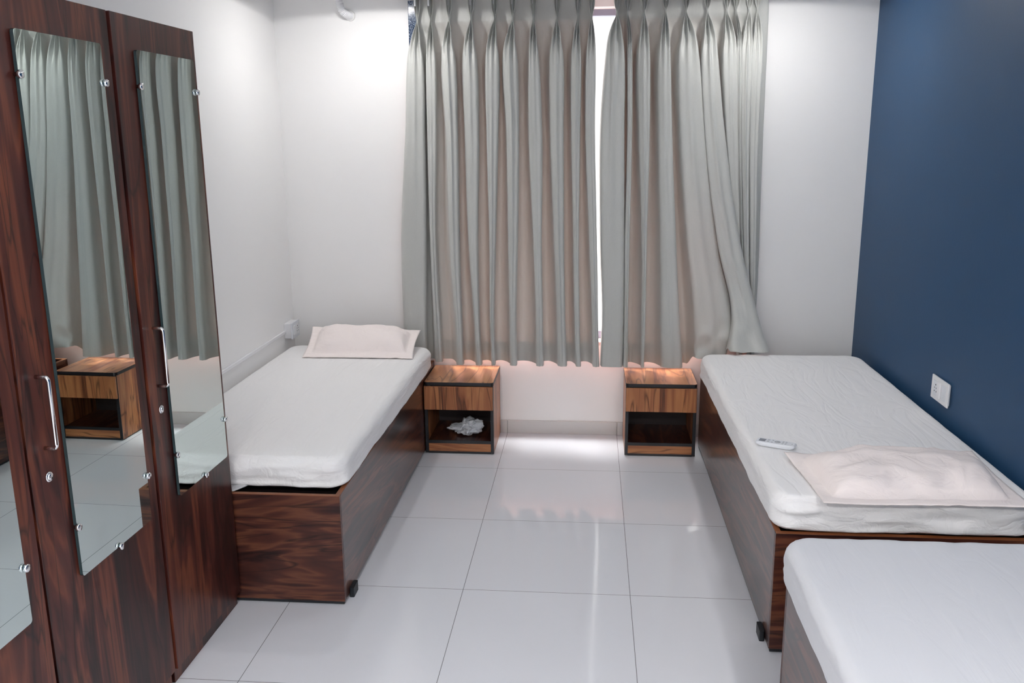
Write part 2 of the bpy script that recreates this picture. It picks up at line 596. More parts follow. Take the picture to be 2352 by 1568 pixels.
box(bm, WX0 + 0.05, WX1 - 0.05, y0, y1, WZ1 - 0.03, WZ1)
box(bm, 0.72, 0.76, y0, y1, WZ0 + 0.06, WZ1 - 0.03)
wf = wpart('window_frame', bm, M_ALU)
wpart('pane', B(WX0 + 0.05, WX1 - 0.05, y0 + 0.022, y0 + 0.027, WZ0 + 0.06, WZ1 - 0.03), M_GLASS)
pd = bpy.data.lights.new('window_portal', 'AREA')
pd.shape = 'RECTANGLE'; pd.size = WX1 - WX0; pd.size_y = WZ1 - WZ0
pd.cycles.is_portal = True
po = bpy.data.objects.new('window_portal', pd)
COL.objects.link(po)
po.location = ((WX0 + WX1) / 2, YB + 0.22, (WZ0 + WZ1) / 2)
po.rotation_euler = (-PI / 2, 0, 0)

# ceiling lights: shallow recessed cans with emitting diffusers
for i, (lx, ly) in enumerate(LIGHTS):
    where = ['over the head of the left bed', 'over the foot of the right bed by the window', 'in front of the wardrobe nearest the viewer',
             'over the near bed in the lower right corner', 'behind the viewer on the wardrobe side', 'behind the viewer on the blue wall side'][i]
    t = thing('ceiling_light', (lx, ly, CEIL), 'round recessed ceiling light ' + where, 'ceiling light', 'recessed ceiling lights')
    bm = BM()
    seg = 40
    prof = [(0.072, 0.016), (0.072, 0.0), (0.088, -0.004), (0.090, 0.0), (0.090, 0.016)]
    rings = []
    for r, h in prof:
        rings.append([bm.verts.new((r * math.cos(2 * PI * k / seg), r * math.sin(2 * PI * k / seg), h)) for k in range(seg)])
    for a, b in zip(rings, rings[1:] + rings[:1]):
        for k in range(seg):
            bm.faces.new((a[k], a[(k + 1) % seg], b[(k + 1) % seg], b[k]))
    obj('trim_ring', bm, M_PLASTIC, t, True)
    bm = BM()
    bmesh.ops.create_circle(bm, cap_ends=True, segments=40, radius=0.0715, matrix=Matrix.Translation((0, 0, 0.0125)))
    for f in bm.faces:
        if f.normal.z > 0:
            f.normal_flip()
    obj('diffuser', bm, [M_LAMP, M_LAMP2, M_LAMP3][i // 2], t)
    if i < 2:
        ld = bpy.data.lights.new('lamp_bulb', 'POINT')
        ld.energy = SPOT
        ld.color = (1.0, 0.985, 0.965)
        ld.shadow_soft_size = 0.003
        lo = bpy.data.objects.new('lamp_bulb', ld)
        COL.objects.link(lo)
        lo.parent = t
        lo.location = (0, 0, 0.0095)

# ------------------------------------------------------------------ curtains
YBK = 1.088
LEV = [1.98, 1.62, 1.058, 0.65, 0.424]
LTAB = [
 [(-0.479, -0.411), (-0.388, -0.345), (-0.304, -0.244), (-0.197, -0.136), (-0.084, -0.024), (0.003, 0.067), (0.131, 0.175), (0.238, 0.296), (0.342, 0.385), (0.415, 0.461)],
 [(-0.501, -0.414), (-0.393, -0.349), (-0.292, -0.237), (-0.194, -0.13), (-0.085, -0.03), (0.016, 0.074), (0.129, 0.191), (0.238, 0.299), (0.343, 0.384), (0.414, 0.462)],
 [(-0.54, -0.425), (-0.395, -0.365), (-0.29, -0.24), (-0.187, -0.142), (-0.079, -0.048), (0.019, 0.065), (0.15, 0.19), (0.259, 0.306), (0.356, 0.383), (0.438, 0.48)],
 [(-0.544, -0.436), (-0.389, -0.356), (-0.27, -0.235), (-0.168, -0.14), (-0.08, -0.059), (0.023, 0.057), (0.16, 0.196), (0.274, 0.315), (0.366, 0.393), (0.458, 0.492)],
 [(-0.54, -0.438), (-0.384, -0.348), (-0.268, -0.231), (-0.162, -0.13), (-0.076, -0.057), (0.024, 0.059), (0.164, 0.201), (0.279, 0.325), (0.374, 0.399), (0.465, 0.502)]]
LPIN = [-0.431, -0.364, -0.265, -0.155, -0.039, 0.051, 0.153, 0.269, 0.371, 0.438]
RTAB = [
 [(0.507, 0.594), (0.615, 0.636), (0.667, 0.72), (0.767, 0.819), (0.863, 0.953), (0.975, 1.045), (1.076, 1.138), (1.143, 1.163), (1.165, 1.213), (1.215, 1.261)],
 [(0.485, 0.599), (0.622, 0.644), (0.678, 0.729), (0.775, 0.838), (0.88, 0.994), (0.999, 1.091), (1.106, 1.161), (1.164, 1.178), (1.18, 1.218), (1.222, 1.262)],
 [(0.493, 0.61), (0.619, 0.643), (0.706, 0.731), (0.802, 0.876), (0.933, 1.07), (1.077, 1.182), (1.176, 1.201), (1.204, 1.214), (1.219, 1.244), (1.251, 1.280)],
 [(0.508, 0.614), (0.623, 0.643), (0.717, 0.737), (0.818, 0.907), (0.986, 1.151), (1.156, 1.283), (1.208, 1.23), (1.234, 1.243), (1.248, 1.27), (1.274, 1.292)],
 [(0.504, 0.611), (0.623, 0.646), (0.72, 0.736), (0.827, 0.926), (0.991, 1.135), (1.140, 1.322), (1.228, 1.245), (1.248, 1.259), (1.261, 1.281), (1.28, 1.295)]]
RPIN = [0.561, 0.611, 0.692, 0.794, 0.893, 0.994, 1.086, 1.131, 1.192, 1.231]

def curtain(name, tab, pin, zp, right, label, group):
    nr = len(pin)
    zs = [2.261, 2.212, zp + 0.012, zp - 0.002, zp - 0.05, zp - 0.11] + LEV
    groove = [0.030, 0.026, 0.003, 0.004, 0.032, 0.022, 0.009, 0.004, 0.002, 0.001, 0.001]
    depth = [0.045, 0.045, 0.045, 0.050, 0.066, 0.082, 0.098, 0.104, 0.108, 0.110, 0.106]
    rows = []
    for li, z in enumerate(zs):
        pts = []
        for k in range(nr):
            if li < 2:
                hw = 0.017 - 0.002 * li
                xl, xr = pin[k] - hw, pin[k] + hw
            elif li in (2, 3):
                xl, xr = pin[k] - 0.005, pin[k] + 0.005
            elif li in (4, 5):
                a, b = tab[0][k]
                t = 0.42 if li == 4 else 0.8
                xl = (pin[k] - 0.006) * (1 - t) + a * t
                xr = (pin[k] + 0.006) * (1 - t) + b * t
            else:
                xl, xr = tab[li - 6][k]
            d, g = depth[li], groove[li]
            wd = xr - xl
            dm = 0.0
            zz = z
            yb = YBK
            if not right and k < 2:
                yb = YBK + 0.022
            if right and k in (4, 5) and li >= 7:
                q = li - 7
                if k == 4:
                    dm = [0.005, 0.02, 0.03, 0.03][q]
                else:
                    dm = [0.008, 0.045, 0.09, 0.165][q]
                if li == 10:
                    zz = 0.475 if k == 4 else 0.545
                elif li == 9:
                    zz = 0.66 if k == 4 else 0.69
            if right and k in (6, 7, 8, 9):
                d *= 0.7
            if not right and k < 2:
                d *= 0.66
            if right and k in (4, 5):
                d *= 0.75
            # ridge positions were measured on a plane nearer the wall
            sc = 1.0 if (right and k in (4, 5) and li >= 8) else (0.993 if li < 6 else 1 - 0.0165 * d / 0.105)
            xl = 0.445 + (xl - 0.445) * sc
            xr = 0.445 + (xr - 0.445) * sc
            wd = xr - xl
            yf = yb - d - dm
            yb -= dm * 0.75
            cx = (xl + xr) / 2
            jit = 0.004 * math.sin(k * 2.3 + li * 0.9)
            P = []
            first = (k == 0)
            last = (k == nr - 1)
            low = 0.0 if li < 5 else 1.0
            wide = 0.07 * wd if li >= 6 else 0.0
            if not (right and first):
                xl -= wide
            if right or not last:
                xr += wide
            wd = xr - xl
            dd = yb - yf
            soft = (0.55, 0.25, 0.6, 0.6, 0.15, 0.5, 0.3, 0.65, 0.55, 0.3)[k] * low     # how gently the left flank runs back
            if right and k in (0, 5):
                soft = 0.0
            # points: x, y, z, ply (1 = single cloth, 0 = folded pleat)
            P += [(xl - 0.10 * soft * wd, yb - dd * (0.45 + 0.1 * soft), zz, 0.25),
                  (xl + 0.08 * wd, yf + 0.08 * dd + 0.10 * soft * dd, zz, 0.0),
                  (xl + 0.34 * wd, yf + g + jit * 0.3, zz, 0.0),
                  (cx, yf - 0.002 + jit, zz, 0.0),
                  (xl + 0.66 * wd, yf + g * 1.1, zz, 0.0),
                  (xl + 0.95 * wd, yf + 0.05 * dd, zz, 0.0),
                  (xr, yb - dd * 0.55, zz, 0.1)]
            if right and k == 5 and li >= 7:
                P[0] = (xl + 0.012, yb - dd * 0.35, zz, 0.25)
            if not last:
                P.append((xr - 0.28 * wd if wd < 0.09 else xr - 0.03, yb - 0.05 * dd, zz, 0.7))
            pts += P
            if not last:
                if li < 2:
                    nx = pin[k + 1] - 0.017
                elif li in (2, 3):
                    nx = pin[k + 1] - 0.005
                elif li in (4, 5):
                    nx = pin[k + 1]
                else:
                    nx = tab[li - 6][k + 1][0]
                    nx = 0.445 + (nx - 0.445) * sc
                gap = nx - xr
                fwd = 0.012 if li < 4 else 0.0
                nsoft = (0.55, 0.25, 0.6, 0.6, 0.15, 0.5, 0.3, 0.65, 0.55, 0.3)[k + 1] * low * (0 if right and k == 4 else 1)
                pts.append((xr + gap * 0.25, yb + 0.012 - fwd, zz, 1.0))
                pts.append((xr + gap * 0.62, yb + 0.006 - fwd - 0.28 * nsoft * dd, zz, 1.0 - 0.3 * nsoft))
        if right:
            # flat end return of the curtain towards the wall
            ex = [1.286, 1.286, 1.287, 1.287, 1.288, 1.289, 1.290, 1.293, 1.303, 1.308, 1.312][li]
            pts.append((xr - 0.004, YBK - 0.006, z, 0.0))
            pts.append((xr + 0.3 * (ex - xr), YBK + 0.008, z, 0.0))
            pts.append((ex - 0.004, YBK + 0.016, z, 0.0))
            pts.append((ex, YBK + 0.026, z, 0.0))
        if right:
            # the broad sheet pulled out over the bed is single cloth
            pts = [(p[0], p[1], p[2], max(p[3], 0.55) if (0.90 < p[0] < 1.14 and p[2] < 1.5 and p[1] > 0.93) else p[3]) for p in pts]
        rows.append([Vector(p) for p in pts])
    rows = [catmull(r, 4) for r in rows]
    ncol = len(rows[0])
    # vertical smoothing
    vsub = [3, 4, 3, 5, 5, 6, 12, 16, 16, 10]
    grid = []
    for c in range(ncol):
        col = [rows[r][c] for r in range(len(rows))]
        out = []
        for i in range(len(col) - 1):
            p0, p1, p2, p3 = col[max(i - 1, 0)], col[i], col[i + 1], col[min(i + 2, len(col) - 1)]
            d1 = (p2 - p1)
            L1 = max((p1 - p0).length, 1e-6); L2 = max(d1.length, 1e-6); L3 = max((p3 - p2).length, 1e-6)
            m1 = (d1 if i == 0 else ((p1 - p0) / L1 + d1 / L2) * 0.5 * L2)
            m2 = (d1 if i == len(col) - 2 else (d1 / L2 + (p3 - p2) / L3) * 0.5 * L2)
            s = vsub[i]
            for k in range(s):
                t = k / s
                h00 = 2 * t ** 3 - 3 * t * t + 1; h10 = t ** 3 - 2 * t * t + t
                h01 = -2 * t ** 3 + 3 * t * t; h11 = t ** 3 - t * t
                out.append(h00 * p1 + h10 * m1 + h01 * p2 + h11 * m2)
        out.append(col[-1].copy())
        grid.append(out)
    nrow = len(grid[0])
    bm = BM()
    V = []
    plies = []
    for c in range(ncol):
        colv = []
        for r in range(nrow):
            p = Vector(grid[c][r][:3])
            plies.append(max(0.0, min(1.0, grid[c][r][3])))
            low = max(0.0, min(1.0, (1.9 - p.z) / 1.5))
            p.y += 0.006 * low * noise.noise(Vector((p.x * 7, 3.1 if right else 0.7, p.z * 2.2)))
            p.x += 0.004 * low * noise.noise(Vector((p.x * 9, 8.1, p.z * 2.6)))
            # stitched hem: slight pucker
            hz = abs(p.z - 0.528)
            if hz < 0.012:
                p.y -= 0.0025 * (1 - hz / 0.012) * (0.5 + 0.5 * noise.noise(Vector((p.x * 60, 0, 0))))
            if right and p.x > 0.98 and p.z < 0.75 and p.y < 1.0:
                a = (0.75 - p.z) / 0.22
                p.y += 0.020 * a * noise.noise(Vector((p.x * 14, 5.0, p.z * 16)))
                p.z += 0.006 * a * noise.noise(Vector((p.x * 22, 9.0, p.z * 9)))
            p.y = min(p.y, 1.118)
            colv.append(bm.verts.new(p))
        V.append(colv)
    for c in range(ncol - 1):
        for r in range(nrow - 1):
            bm.faces.new((V[c][r], V[c][r + 1], V[c + 1][r + 1], V[c + 1][r]))
    org = (sum(pin) / nr, 1.06, 2.24)
    t = thing(name, org, label, 'curtain', group)
    bm.normal_update()
    if sum(f.normal.y * f.calc_area() for f in bm.faces) > 0:
        bmesh.ops.reverse_faces(bm, faces=bm.faces)
    cl = obj('curtain_cloth', bm, M_CURTAIN, t, True, recalc=False)
    at = cl.data.attributes.new('ply', 'FLOAT', 'POINT')
    at.data.foreach_set('value', plies)
    for v in cl.data.vertices:
        v.co -= Vector((org[0], org[1], 0))
    cl.location = (0, 0, -org[2])
    # hooks and gliders above each pleat
    for x in pin:
        b = BM()
        box(b, x - 0.004, x + 0.004, YBK - 0.02, YBK - 0.012, 2.225, 2.262, 0.001, 1)
        h = obj('curtain_hook', b, M_PLASTIC, t)
        h.location = (-org[0], -org[1], -org[2])
    return t
curtain('curtain', LTAB, LPIN, 2.152, False, 'grey pinch-pleated curtain left of the bright gap, hanging straight above the left nightstand', 'window curtains')
curtain('curtain', RTAB, RPIN, 2.168, True, 'grey pleated curtain right of the bright gap, pulled out over the right bed', 'window curtains')
bm = B(-0.56, 1.40, YBK - 0.03, YBK - 0.004, 2.262, CEIL + 0.016, 0.003)
tag(obj('curtain_rail', bm, M_PLASTIC, origin=(0.4, YBK - 0.017, 2.262)), 'white ceiling-mounted rail carrying both grey curtains', 'curtain rail')

# ------------------------------------------------------------------ beds
def bed(x0, x1, y0, y1, label, pads, h=0.408):
    org = Vector(((x0 + x1) / 2, (y0 + y1) / 2, 0))
    t = thing('bed', org, label, 'bed', 'wooden box beds')
    T = 0.018
    def p(name, bm, mat, par=None):
        bmesh.ops.translate(bm, verts=bm.verts, vec=-org)
        return obj(name, bm, mat, par or t)
    zb = 0.014
    for xa, xb in ((x0, x0 + T), (x1 - T, x1)):
        s = p('side_panel', B(xa, xb, y0 + T, y1 - T, zb, h, 0.0006, 1), M_WY)
        e = p('edge_strip', B(xa + 0.0006, xb - 0.0006, y0 + T, y1 - T, h - 0.0005, h + 0.0012), M_EDGE, s)
        e['label'] = 'orange-brown top edge strip'
    for ya, yb in ((y0, y0 + T), (y1 - T, y1)):
        s = p('end_panel', B(x0, x1, ya, yb, zb, h, 0.0012, 1), M_WX)
        e = p('edge_strip', B(x0 + 0.001, x1 - 0.001, ya + 0.0006, yb - 0.0006, h - 0.0005, h + 0.0012), M_EDGE, s)
        e['label'] = 'orange-brown top edge strip'
    p('deck', B(x0 + T, x1 - T, y0 + T, y1 - T, h - 0.055, h - 0.040), M_DARKIN)
    for (px, py, sx) in pads:
        b = prism(rrect(px - 0.008, px + 0.008, py - 0.03, py + 0.03, 0.004, 3), 0.0, 0.036)
        o = p('foot', b, M_RUBBER)
        o['label'] = 'black plastic foot'
    for xa in (x0 + 0.06, x1 - 0.06):
        for ya in (y0 + 0.03, y1 - 0.03):
            p('foot', B(xa - 0.03, xa + 0.03, ya - 0.02, ya + 0.02, 0, 0.0135), M_RUBBER)
    p('base_runner', B(x0 + 0.003, x1 - 0.003, y0 + 0.003, y0 + 0.012, 0.004, 0.0138), M_RUBBER)
    p('base_runner', B(x0 + 0.003, x0 + 0.012, y0 + 0.02, y1 - 0.003, 0.004, 0.0138), M_RUBBER)
    return t
bed(XL + 0.012, -0.397, -0.742, 1.13, 'dark walnut box bed on the left between the white wall and the left nightstand', [(-0.388, -0.655, 1)])
bed(1.020, XR - 0.012, -0.930, 0.99, 'dark walnut box bed along the blue wall beside the right nightstand', [(1.011, -0.835, -1)])
bed(1.006, XR - 0.014, -3.05, -1.158, 'dark walnut box bed nearest the viewer in the lower right corner', [(0.997, -2.9, -1)])

def mattress(x0, x1, y0, y1, z0, z1, label, R=0.075, r=0.032, seed=0, rz=0.0, mat=None):
    hx, hy = (x1 - x0) / 2, (y1 - y0) / 2
    nc, nl, ns = 12, 90, 34
    def ring(d, z):
        a, b = hx - d, hy - d
        rr = max(R - d, 0.006)
        rr = min(rr, a - 0.002)
        pts = []
        cs = [(a - rr, b - rr, 0), (-a + rr, b - rr, PI / 2), (-a + rr, -b + rr, PI), (a - rr, -b + rr, 1.5 * PI)]
        for k, (cx, cy, a0) in enumerate(cs):
            for i in range(nc):
                t = a0 + PI / 2 * i / (nc - 1)
                pts.append((cx + rr * math.cos(t), cy + rr * math.sin(t), z))
            nx_, ny_, a1 = cs[(k + 1) % 4]
            e = (nx_ + rr * math.cos(a1), ny_ + rr * math.sin(a1))
            s = pts[-1]
            m = ns if k in (0, 2) else nl
            for i in range(1, m):
                t = i / m
                pts.append((s[0] + (e[0] - s[0]) * t, s[1] + (e[1] - s[1]) * t, z))
        return pts
    prof = [(0.30, z0), (0.12, z0), (0.04, z0), (0.018, z0)]
    for i in range(1, 5):
        a = PI / 2 * i / 4
        prof.append((0.018 - 0.018 * math.sin(a), z0 + 0.018 * (1 - math.cos(a))))
    for i in range(1, 7):
        prof.append((0.0, z0 + 0.018 + (z1 - r - z0 - 0.018) * i / 6))
    for i in range(1, 8):
        a = PI / 2 * i / 7
        prof.append((r * (1 - math.cos(a)), z1 - r * (1 - math.sin(a))))
    d = r
    while d < hx - 0.05:
        d += 0.018
        prof.append((d, z1))
    bm = BM()
    prev = None
    rings = []
    for d, z in prof:
        vs_ = []
        for (x, y, zz) in ring(d, z):
            p = Vector((x, y, zz))
            q = Vector((x, y, zz)) + Vector((seed * 3.7, seed * 1.3, 0))
            side = max(0.0, 1 - d / 0.03) if zz < z1 - 0.004 else 0.0
            n2 = noise.fractal(Vector((q.x * 6, q.y * 6, q.z * 38)), 0.8, 2.1, 3)
            n3 = noise.fractal(Vector((q.x * 3, q.y * 1.6, 7)), 1.0, 2.0, 3)
            cdist = math.hypot(max(abs(x) - (hx - 0.16), 0), max(abs(y) - (hy - 0.16), 0))
            if side > 0:
                amp = 0.0006 + (0.0058 if abs(y) > hy - 0.02 else 0.0) + 0.002 * min(1, cdist / 0.1)
                out = Vector((x / hx if abs(x) > hx - 0.08 else 0, y / hy if abs(y) > hy - 0.08 else 0, 0))
                p += out * n2 * amp * side * 1.6
                if abs(zz - z0) < 0.01:
                    p.z += 0.0012 * noise.noise(q * 6) + 0.001
            if zz > z1 - 0.02:
                ed = min(1, d / 0.06)
                p.z += 0.0022 * n3 * ed
                # tension wrinkles running in from the short edges
                p.z += 0.0016 * noise.fractal(Vector((q.x * 16, q.y * 3.0 + q.x * 4, 3)), 1, 2, 3) * (0.4 + 0.6 * min(1, cdist / 0.12))
            vs_.append(bm.verts.new(p))
        rings.append(vs_)
    n = len(rings[0])
    for a, b in zip(rings, rings[1:]):
        for i in range(n):
            bm.faces.new((a[i], a[(i + 1) % n], b[(i + 1) % n], b[i]))
    bm.faces.new(rings[0][::-1]); bm.faces.new(rings[-1])
    o = obj('mattress', bm, mat or M_SHEET, None, True)
    o.location = ((x0 + x1) / 2, (y0 + y1) / 2, 0)
    o.rotation_euler = (0, 0, rz)
    return tag(o, label, 'mattress', 'mattresses in white fitted sheets')
mattress(-1.150, -0.384, -0.690, 0.995, 0.411, 0.524, 'white-sheeted mattress on the left bed, slightly askew in its box', seed=1, rz=-0.008)
mattress(1.005, 1.790, -0.925, 0.905, 0.411, 0.526, 'white-sheeted mattress on the bed by the blue wall, remote lying on it', seed=2, rz=0.008)
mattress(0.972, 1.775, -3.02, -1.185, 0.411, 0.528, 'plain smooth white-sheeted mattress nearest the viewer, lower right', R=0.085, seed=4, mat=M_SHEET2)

# ------------------------------------------------------------------ pillows
def pillow(c, H, label, seed, fl=0.045, curl=(0, 0, 0, 0), flat=0.25, wr=1.0, base=None):
    """c: corners FL, FR, BR, BL (world)"""
    FL, FR, BR, BL = [Vector(q) for q in c]
    org = (FL + FR + BR + BL) / 4
    org.z = min(q.z for q in (FL, FR, BR, BL))
    nu, nv = 70, 46
    W_ = (FR - FL).length; D_ = (BL - FL).length
    fu, fv = fl / W_ * 2, fl / D_ * 2
    bm = BM()
    top, bot = [], []
    for i in range(nu + 1):
        u = -1 + 2 * i / nu
        rt_, rb_ = [], []
        for j in range(nv + 1):
            v = -1 + 2 * j / nv
            s, t = (u + 1) / 2, (v + 1) / 2
            p = FL * (1 - s) * (1 - t) + FR * s * (1 - t) + BR * s * t + BL * (1 - s) * t
            # edges bow slightly inward
            mid = (FL + FR + BR + BL) / 4
            p = p + (mid - p) * (0.030 * (1 - u * u) * (abs(v) > 0.4) * (abs(v) - 0.4) / 0.6 + 0.035 * (1 - v * v) * max(0, abs(u) - 0.5) / 0.5)
            iu = max(0.0, 1 - (abs(u) / (1 - fu)) ** 4.5)
            iv = max(0.0, 1 - (abs(v) / (1 - fv)) ** 3.0)
            hgt = H * (iu * iv) ** 0.45
            q = Vector((u * 2.1 + seed * 5, v * 1.6, seed))
            n = noise.fractal(q * 1.1, 1, 2, 2)
            inner = min(1, (iu * iv) * 4)
            rg = 1 - abs(noise.noise(q * 1.3 + Vector((1.3, 0, 4))) * 2.4)
            hgt += inner * wr * (0.013 * n + 0.007 * max(0, rg - 0.45))
            edge = 0.0045 * noise.noise(Vector((u * 5 + seed, v * 5, 2))) * (1 - inner)
            cz = 0
            for k, (cu, cv) in enumerate(((-1, -1), (1, -1), (1, 1), (-1, 1))):
                dd = math.hypot(u - cu, (v - cv) * 0.8)
                cz += curl[k] * max(0, 1 - dd / 0.55) ** 1.5
            pt = p + Vector((0, 0, hgt * 0.86 + abs(edge) + cz + 0.0025))
            pb = p + Vector((0, 0, -hgt * flat * inner + abs(edge) + cz))
            if base is not None:
                pb.z = max(pb.z, base) if inner > 0.05 else pb.z
            rt_.append(bm.verts.new(pt - org)); rb_.append(bm.verts.new(pb - org))
        top.append(rt_); bot.append(rb_)
    for i in range(nu):
        for j in range(nv):
            bm.faces.new((top[i][j], top[i + 1][j], top[i + 1][j + 1], top[i][j + 1]))
            bm.faces.new((bot[i][j], bot[i][j + 1], bot[i + 1][j + 1], bot[i + 1][j]))
    for i in range(nu):
        bm.faces.new((top[i][0], bot[i][0], bot[i + 1][0], top[i + 1][0]))
        bm.faces.new((top[i][nv], top[i + 1][nv], bot[i + 1][nv], bot[i][nv]))
    for j in range(nv):
        bm.faces.new((top[0][j], top[0][j + 1], bot[0][j + 1], bot[0][j]))
        bm.faces.new((top[nu][j], bot[nu][j], bot[nu][j + 1], top[nu][j + 1]))
    o = obj('pillow', bm, M_PILLOW, None, True)
    o.location = org
    return tag(o, label, 'pillow', 'pillows in pale pink cases')
pillow([(-0.985, 0.690, 0.528), (-0.425, 0.692, 0.528), (-0.435, 0.975, 0.610), (-1.015, 0.975, 0.618)], 0.080,
       'pale pink pillow propped at the window end of the left bed', 1, curl=(0, 0, 0.0, 0.006), flat=0.6, base=0.529)
pillow([(1.138, -0.992, 0.530), (1.742, -0.968, 0.530), (1.755, -0.500, 0.533), (1.105, -0.592, 0.533)], 0.082,
       'pale pink pillow lying at the near end of the bed by the blue wall', 3, curl=(0.008, 0, 0, 0.014), flat=0.0, wr=1.3)

# ------------------------------------------------------------------ nightstands
def nightstand(x0, y0, depth, label):
    Wd, Hh = 0.356, 0.383
    org = Vector((x0 + Wd / 2, y0 + depth / 2, 0))
    t = thing('nightstand', org, label, 'nightstand', 'small open bedside nightstands')
    x1, y1 = x0 + Wd, y0 + depth
    def p(name, bm, mat, par=None, smooth=False):
        bmesh.ops.translate(bm, verts=bm.verts, vec=-org)
        return obj(name, bm, mat, par or t, smooth)
    ts = 0.016
    zt = Hh - 0.018
    tp = p('top', prism(rrect(x0 + 0.0015, x1 - 0.0015, y0 - 0.0015, y1, 0.018, 6, (0, 0, 1, 1)), zt + 0.0005, Hh), M_TY)
    e = p('edge_band', prism(rrect(x0, x1, y0 - 0.003, y1 - 0.0005, 0.019, 6, (0, 0, 1, 1)), zt, Hh - 0.0008), M_BLACK, tp)
    e['label'] = 'black edge band'
    for xa, xb, bx in ((x0 + 0.001, x0 + ts, x0 + 0.001), (x1 - ts, x1 - 0.001, x1 - ts)):
        s = p('side_panel', B(xa, xb, y0 + 0.004, y1 - 0.001, 0.006, zt), M_TZ)
        e = p('edge_band', B(xa - 0.0003, xb + 0.0003, y0, y0 + 0.004, 0.004, zt), M_BLACK, s)
        e['label'] = 'black edge band'
    p('back_panel', B(x0 + ts, x1 - ts, y1 - 0.010, y1 - 0.002, 0.02, zt), M_DARKIN)
    sh = p('shelf', B(x0 + ts, x1 - ts, y0 + 0.006, y1 - 0.010, 0.056, 0.070), M_WY)
    e = p('edge_band', B(x0 + ts, x1 - ts, y0 + 0.002, y0 + 0.0062, 0.055, 0.071), M_BLACK, sh)
    e['label'] = 'black edge band'
    p('plinth', B(x0 + ts + 0.001, x1 - ts - 0.001, y0 + 0.004, y0 + 0.018, 0.012, 0.055), M_TX)
    p('base_rail', B(x0 + ts, x1 - ts, y0 + 0.002, y0 + 0.016, 0.001, 0.012), M_BLACK)
    dr = p('drawer', B(x0 + 0.002, x1 - 0.003, y0 - 0.014, y0 - 0.0005, 0.240, zt - 0.003, 0.0008, 1), M_TZ)
    p('drawer_box', B(x0 + ts + 0.006, x1 - ts - 0.006, y0, y1 - 0.03, 0.246, zt - 0.02), M_DARKIN, dr)
    for (fx, fy) in ((x0 + 0.01, y0 + 0.02), (x1 - 0.01, y0 + 0.02), (x0 + 0.01, y1 - 0.02), (x1 - 0.01, y1 - 0.02)):
        p('foot', lathe([(0.006, 0), (0.007, 0.006)], 'z', 10, at=(fx, fy, 0)), M_RUBBER)
    return t
nightstand(-0.393, 0.792, 0.344, 'teak nightstand beside the left bed with a crumpled white bag inside')
nightstand(0.630, 0.820, 0.316, 'teak nightstand beside the right bed with an empty dark shelf')

# crumpled plastic bag on the left nightstand's shelf
bm = BM()
bmesh.ops.create_icosphere(bm, subdivisions=5, radius=1.0)
for v in bm.verts:
    p = v.co.copy()
    n = noise.fractal(p * 1.5 + Vector((3, 1, 2)), 1.1, 2.1, 3)
    f = abs(noise.noise(p * 2.4 + Vector((7, 7, 7))))
    r = 0.86 + 0.42 * n - 0.30 * f
    x = p.x * 0.078 * r
    if p.x < 0:
        x *= 1.35
    zf = 0.060 * (0.52 if p.x < -0.30 else 1.0 - 0.25 * max(0, -p.x))
    z = p.z * zf * r + zf * 0.82 + (0.010 if p.x < -0.3 else 0)
    y = p.y * 0.062 * r
    v.co = Vector((x, y, max(z, 0.0005)))
o = obj('plastic_bag', bm, M_BAG, None, True)
o.location = (-0.185, 0.895, 0.0705)
tag(o, 'crumpled white plastic bag on the shelf of the left nightstand', 'plastic bag')

# cloth corner poking out under the left mattress
bm = BM()
nx, ny = 14, 10
g = [[None] * (ny + 1) for _ in range(nx + 1)]
for i in range(nx + 1):
    for j in range(ny + 1):
        x = -0.83 + 0.105 * i / nx * (0.55 + 0.45 * j / ny)
        y = -0.728 + 0.09 * j / ny
        z = 0.4105 + 0.0025 * noise.noise(Vector((x * 40, y * 40, 0))) - 0.000 * j
        g[i][j] = (x, y, z)
tv = [[bm.verts.new((x, y, z + 0.0045)) for (x, y, z) in row] for row in g]
bv = [[bm.verts.new((x, y, z)) for (x, y, z) in row] for row in g]
for i in range(nx):
    for j in range(ny):
        bm.faces.new((tv[i][j], tv[i + 1][j], tv[i + 1][j + 1], tv[i][j + 1]))
        bm.faces.new((bv[i][j], bv[i][j + 1], bv[i + 1][j + 1], bv[i + 1][j]))
for i in range(nx):
    bm.faces.new((tv[i][0], bv[i][0], bv[i + 1][0], tv[i + 1][0]))
    bm.faces.new((tv[i][ny], tv[i + 1][ny], bv[i + 1][ny], bv[i][ny]))
for j in range(ny):
    bm.faces.new((tv[0][j], tv[0][j + 1], bv[0][j + 1], bv[0][j]))
    bm.faces.new((tv[nx][j], bv[nx][j], bv[nx][j + 1], tv[nx][j + 1]))
tag(obj('folded_cloth', bm, M_CLOTH, None, True, origin=(-0.78, -0.70, 0.4105)), 'folded grey-white cloth poking out under the near end of the left mattress', 'cloth')

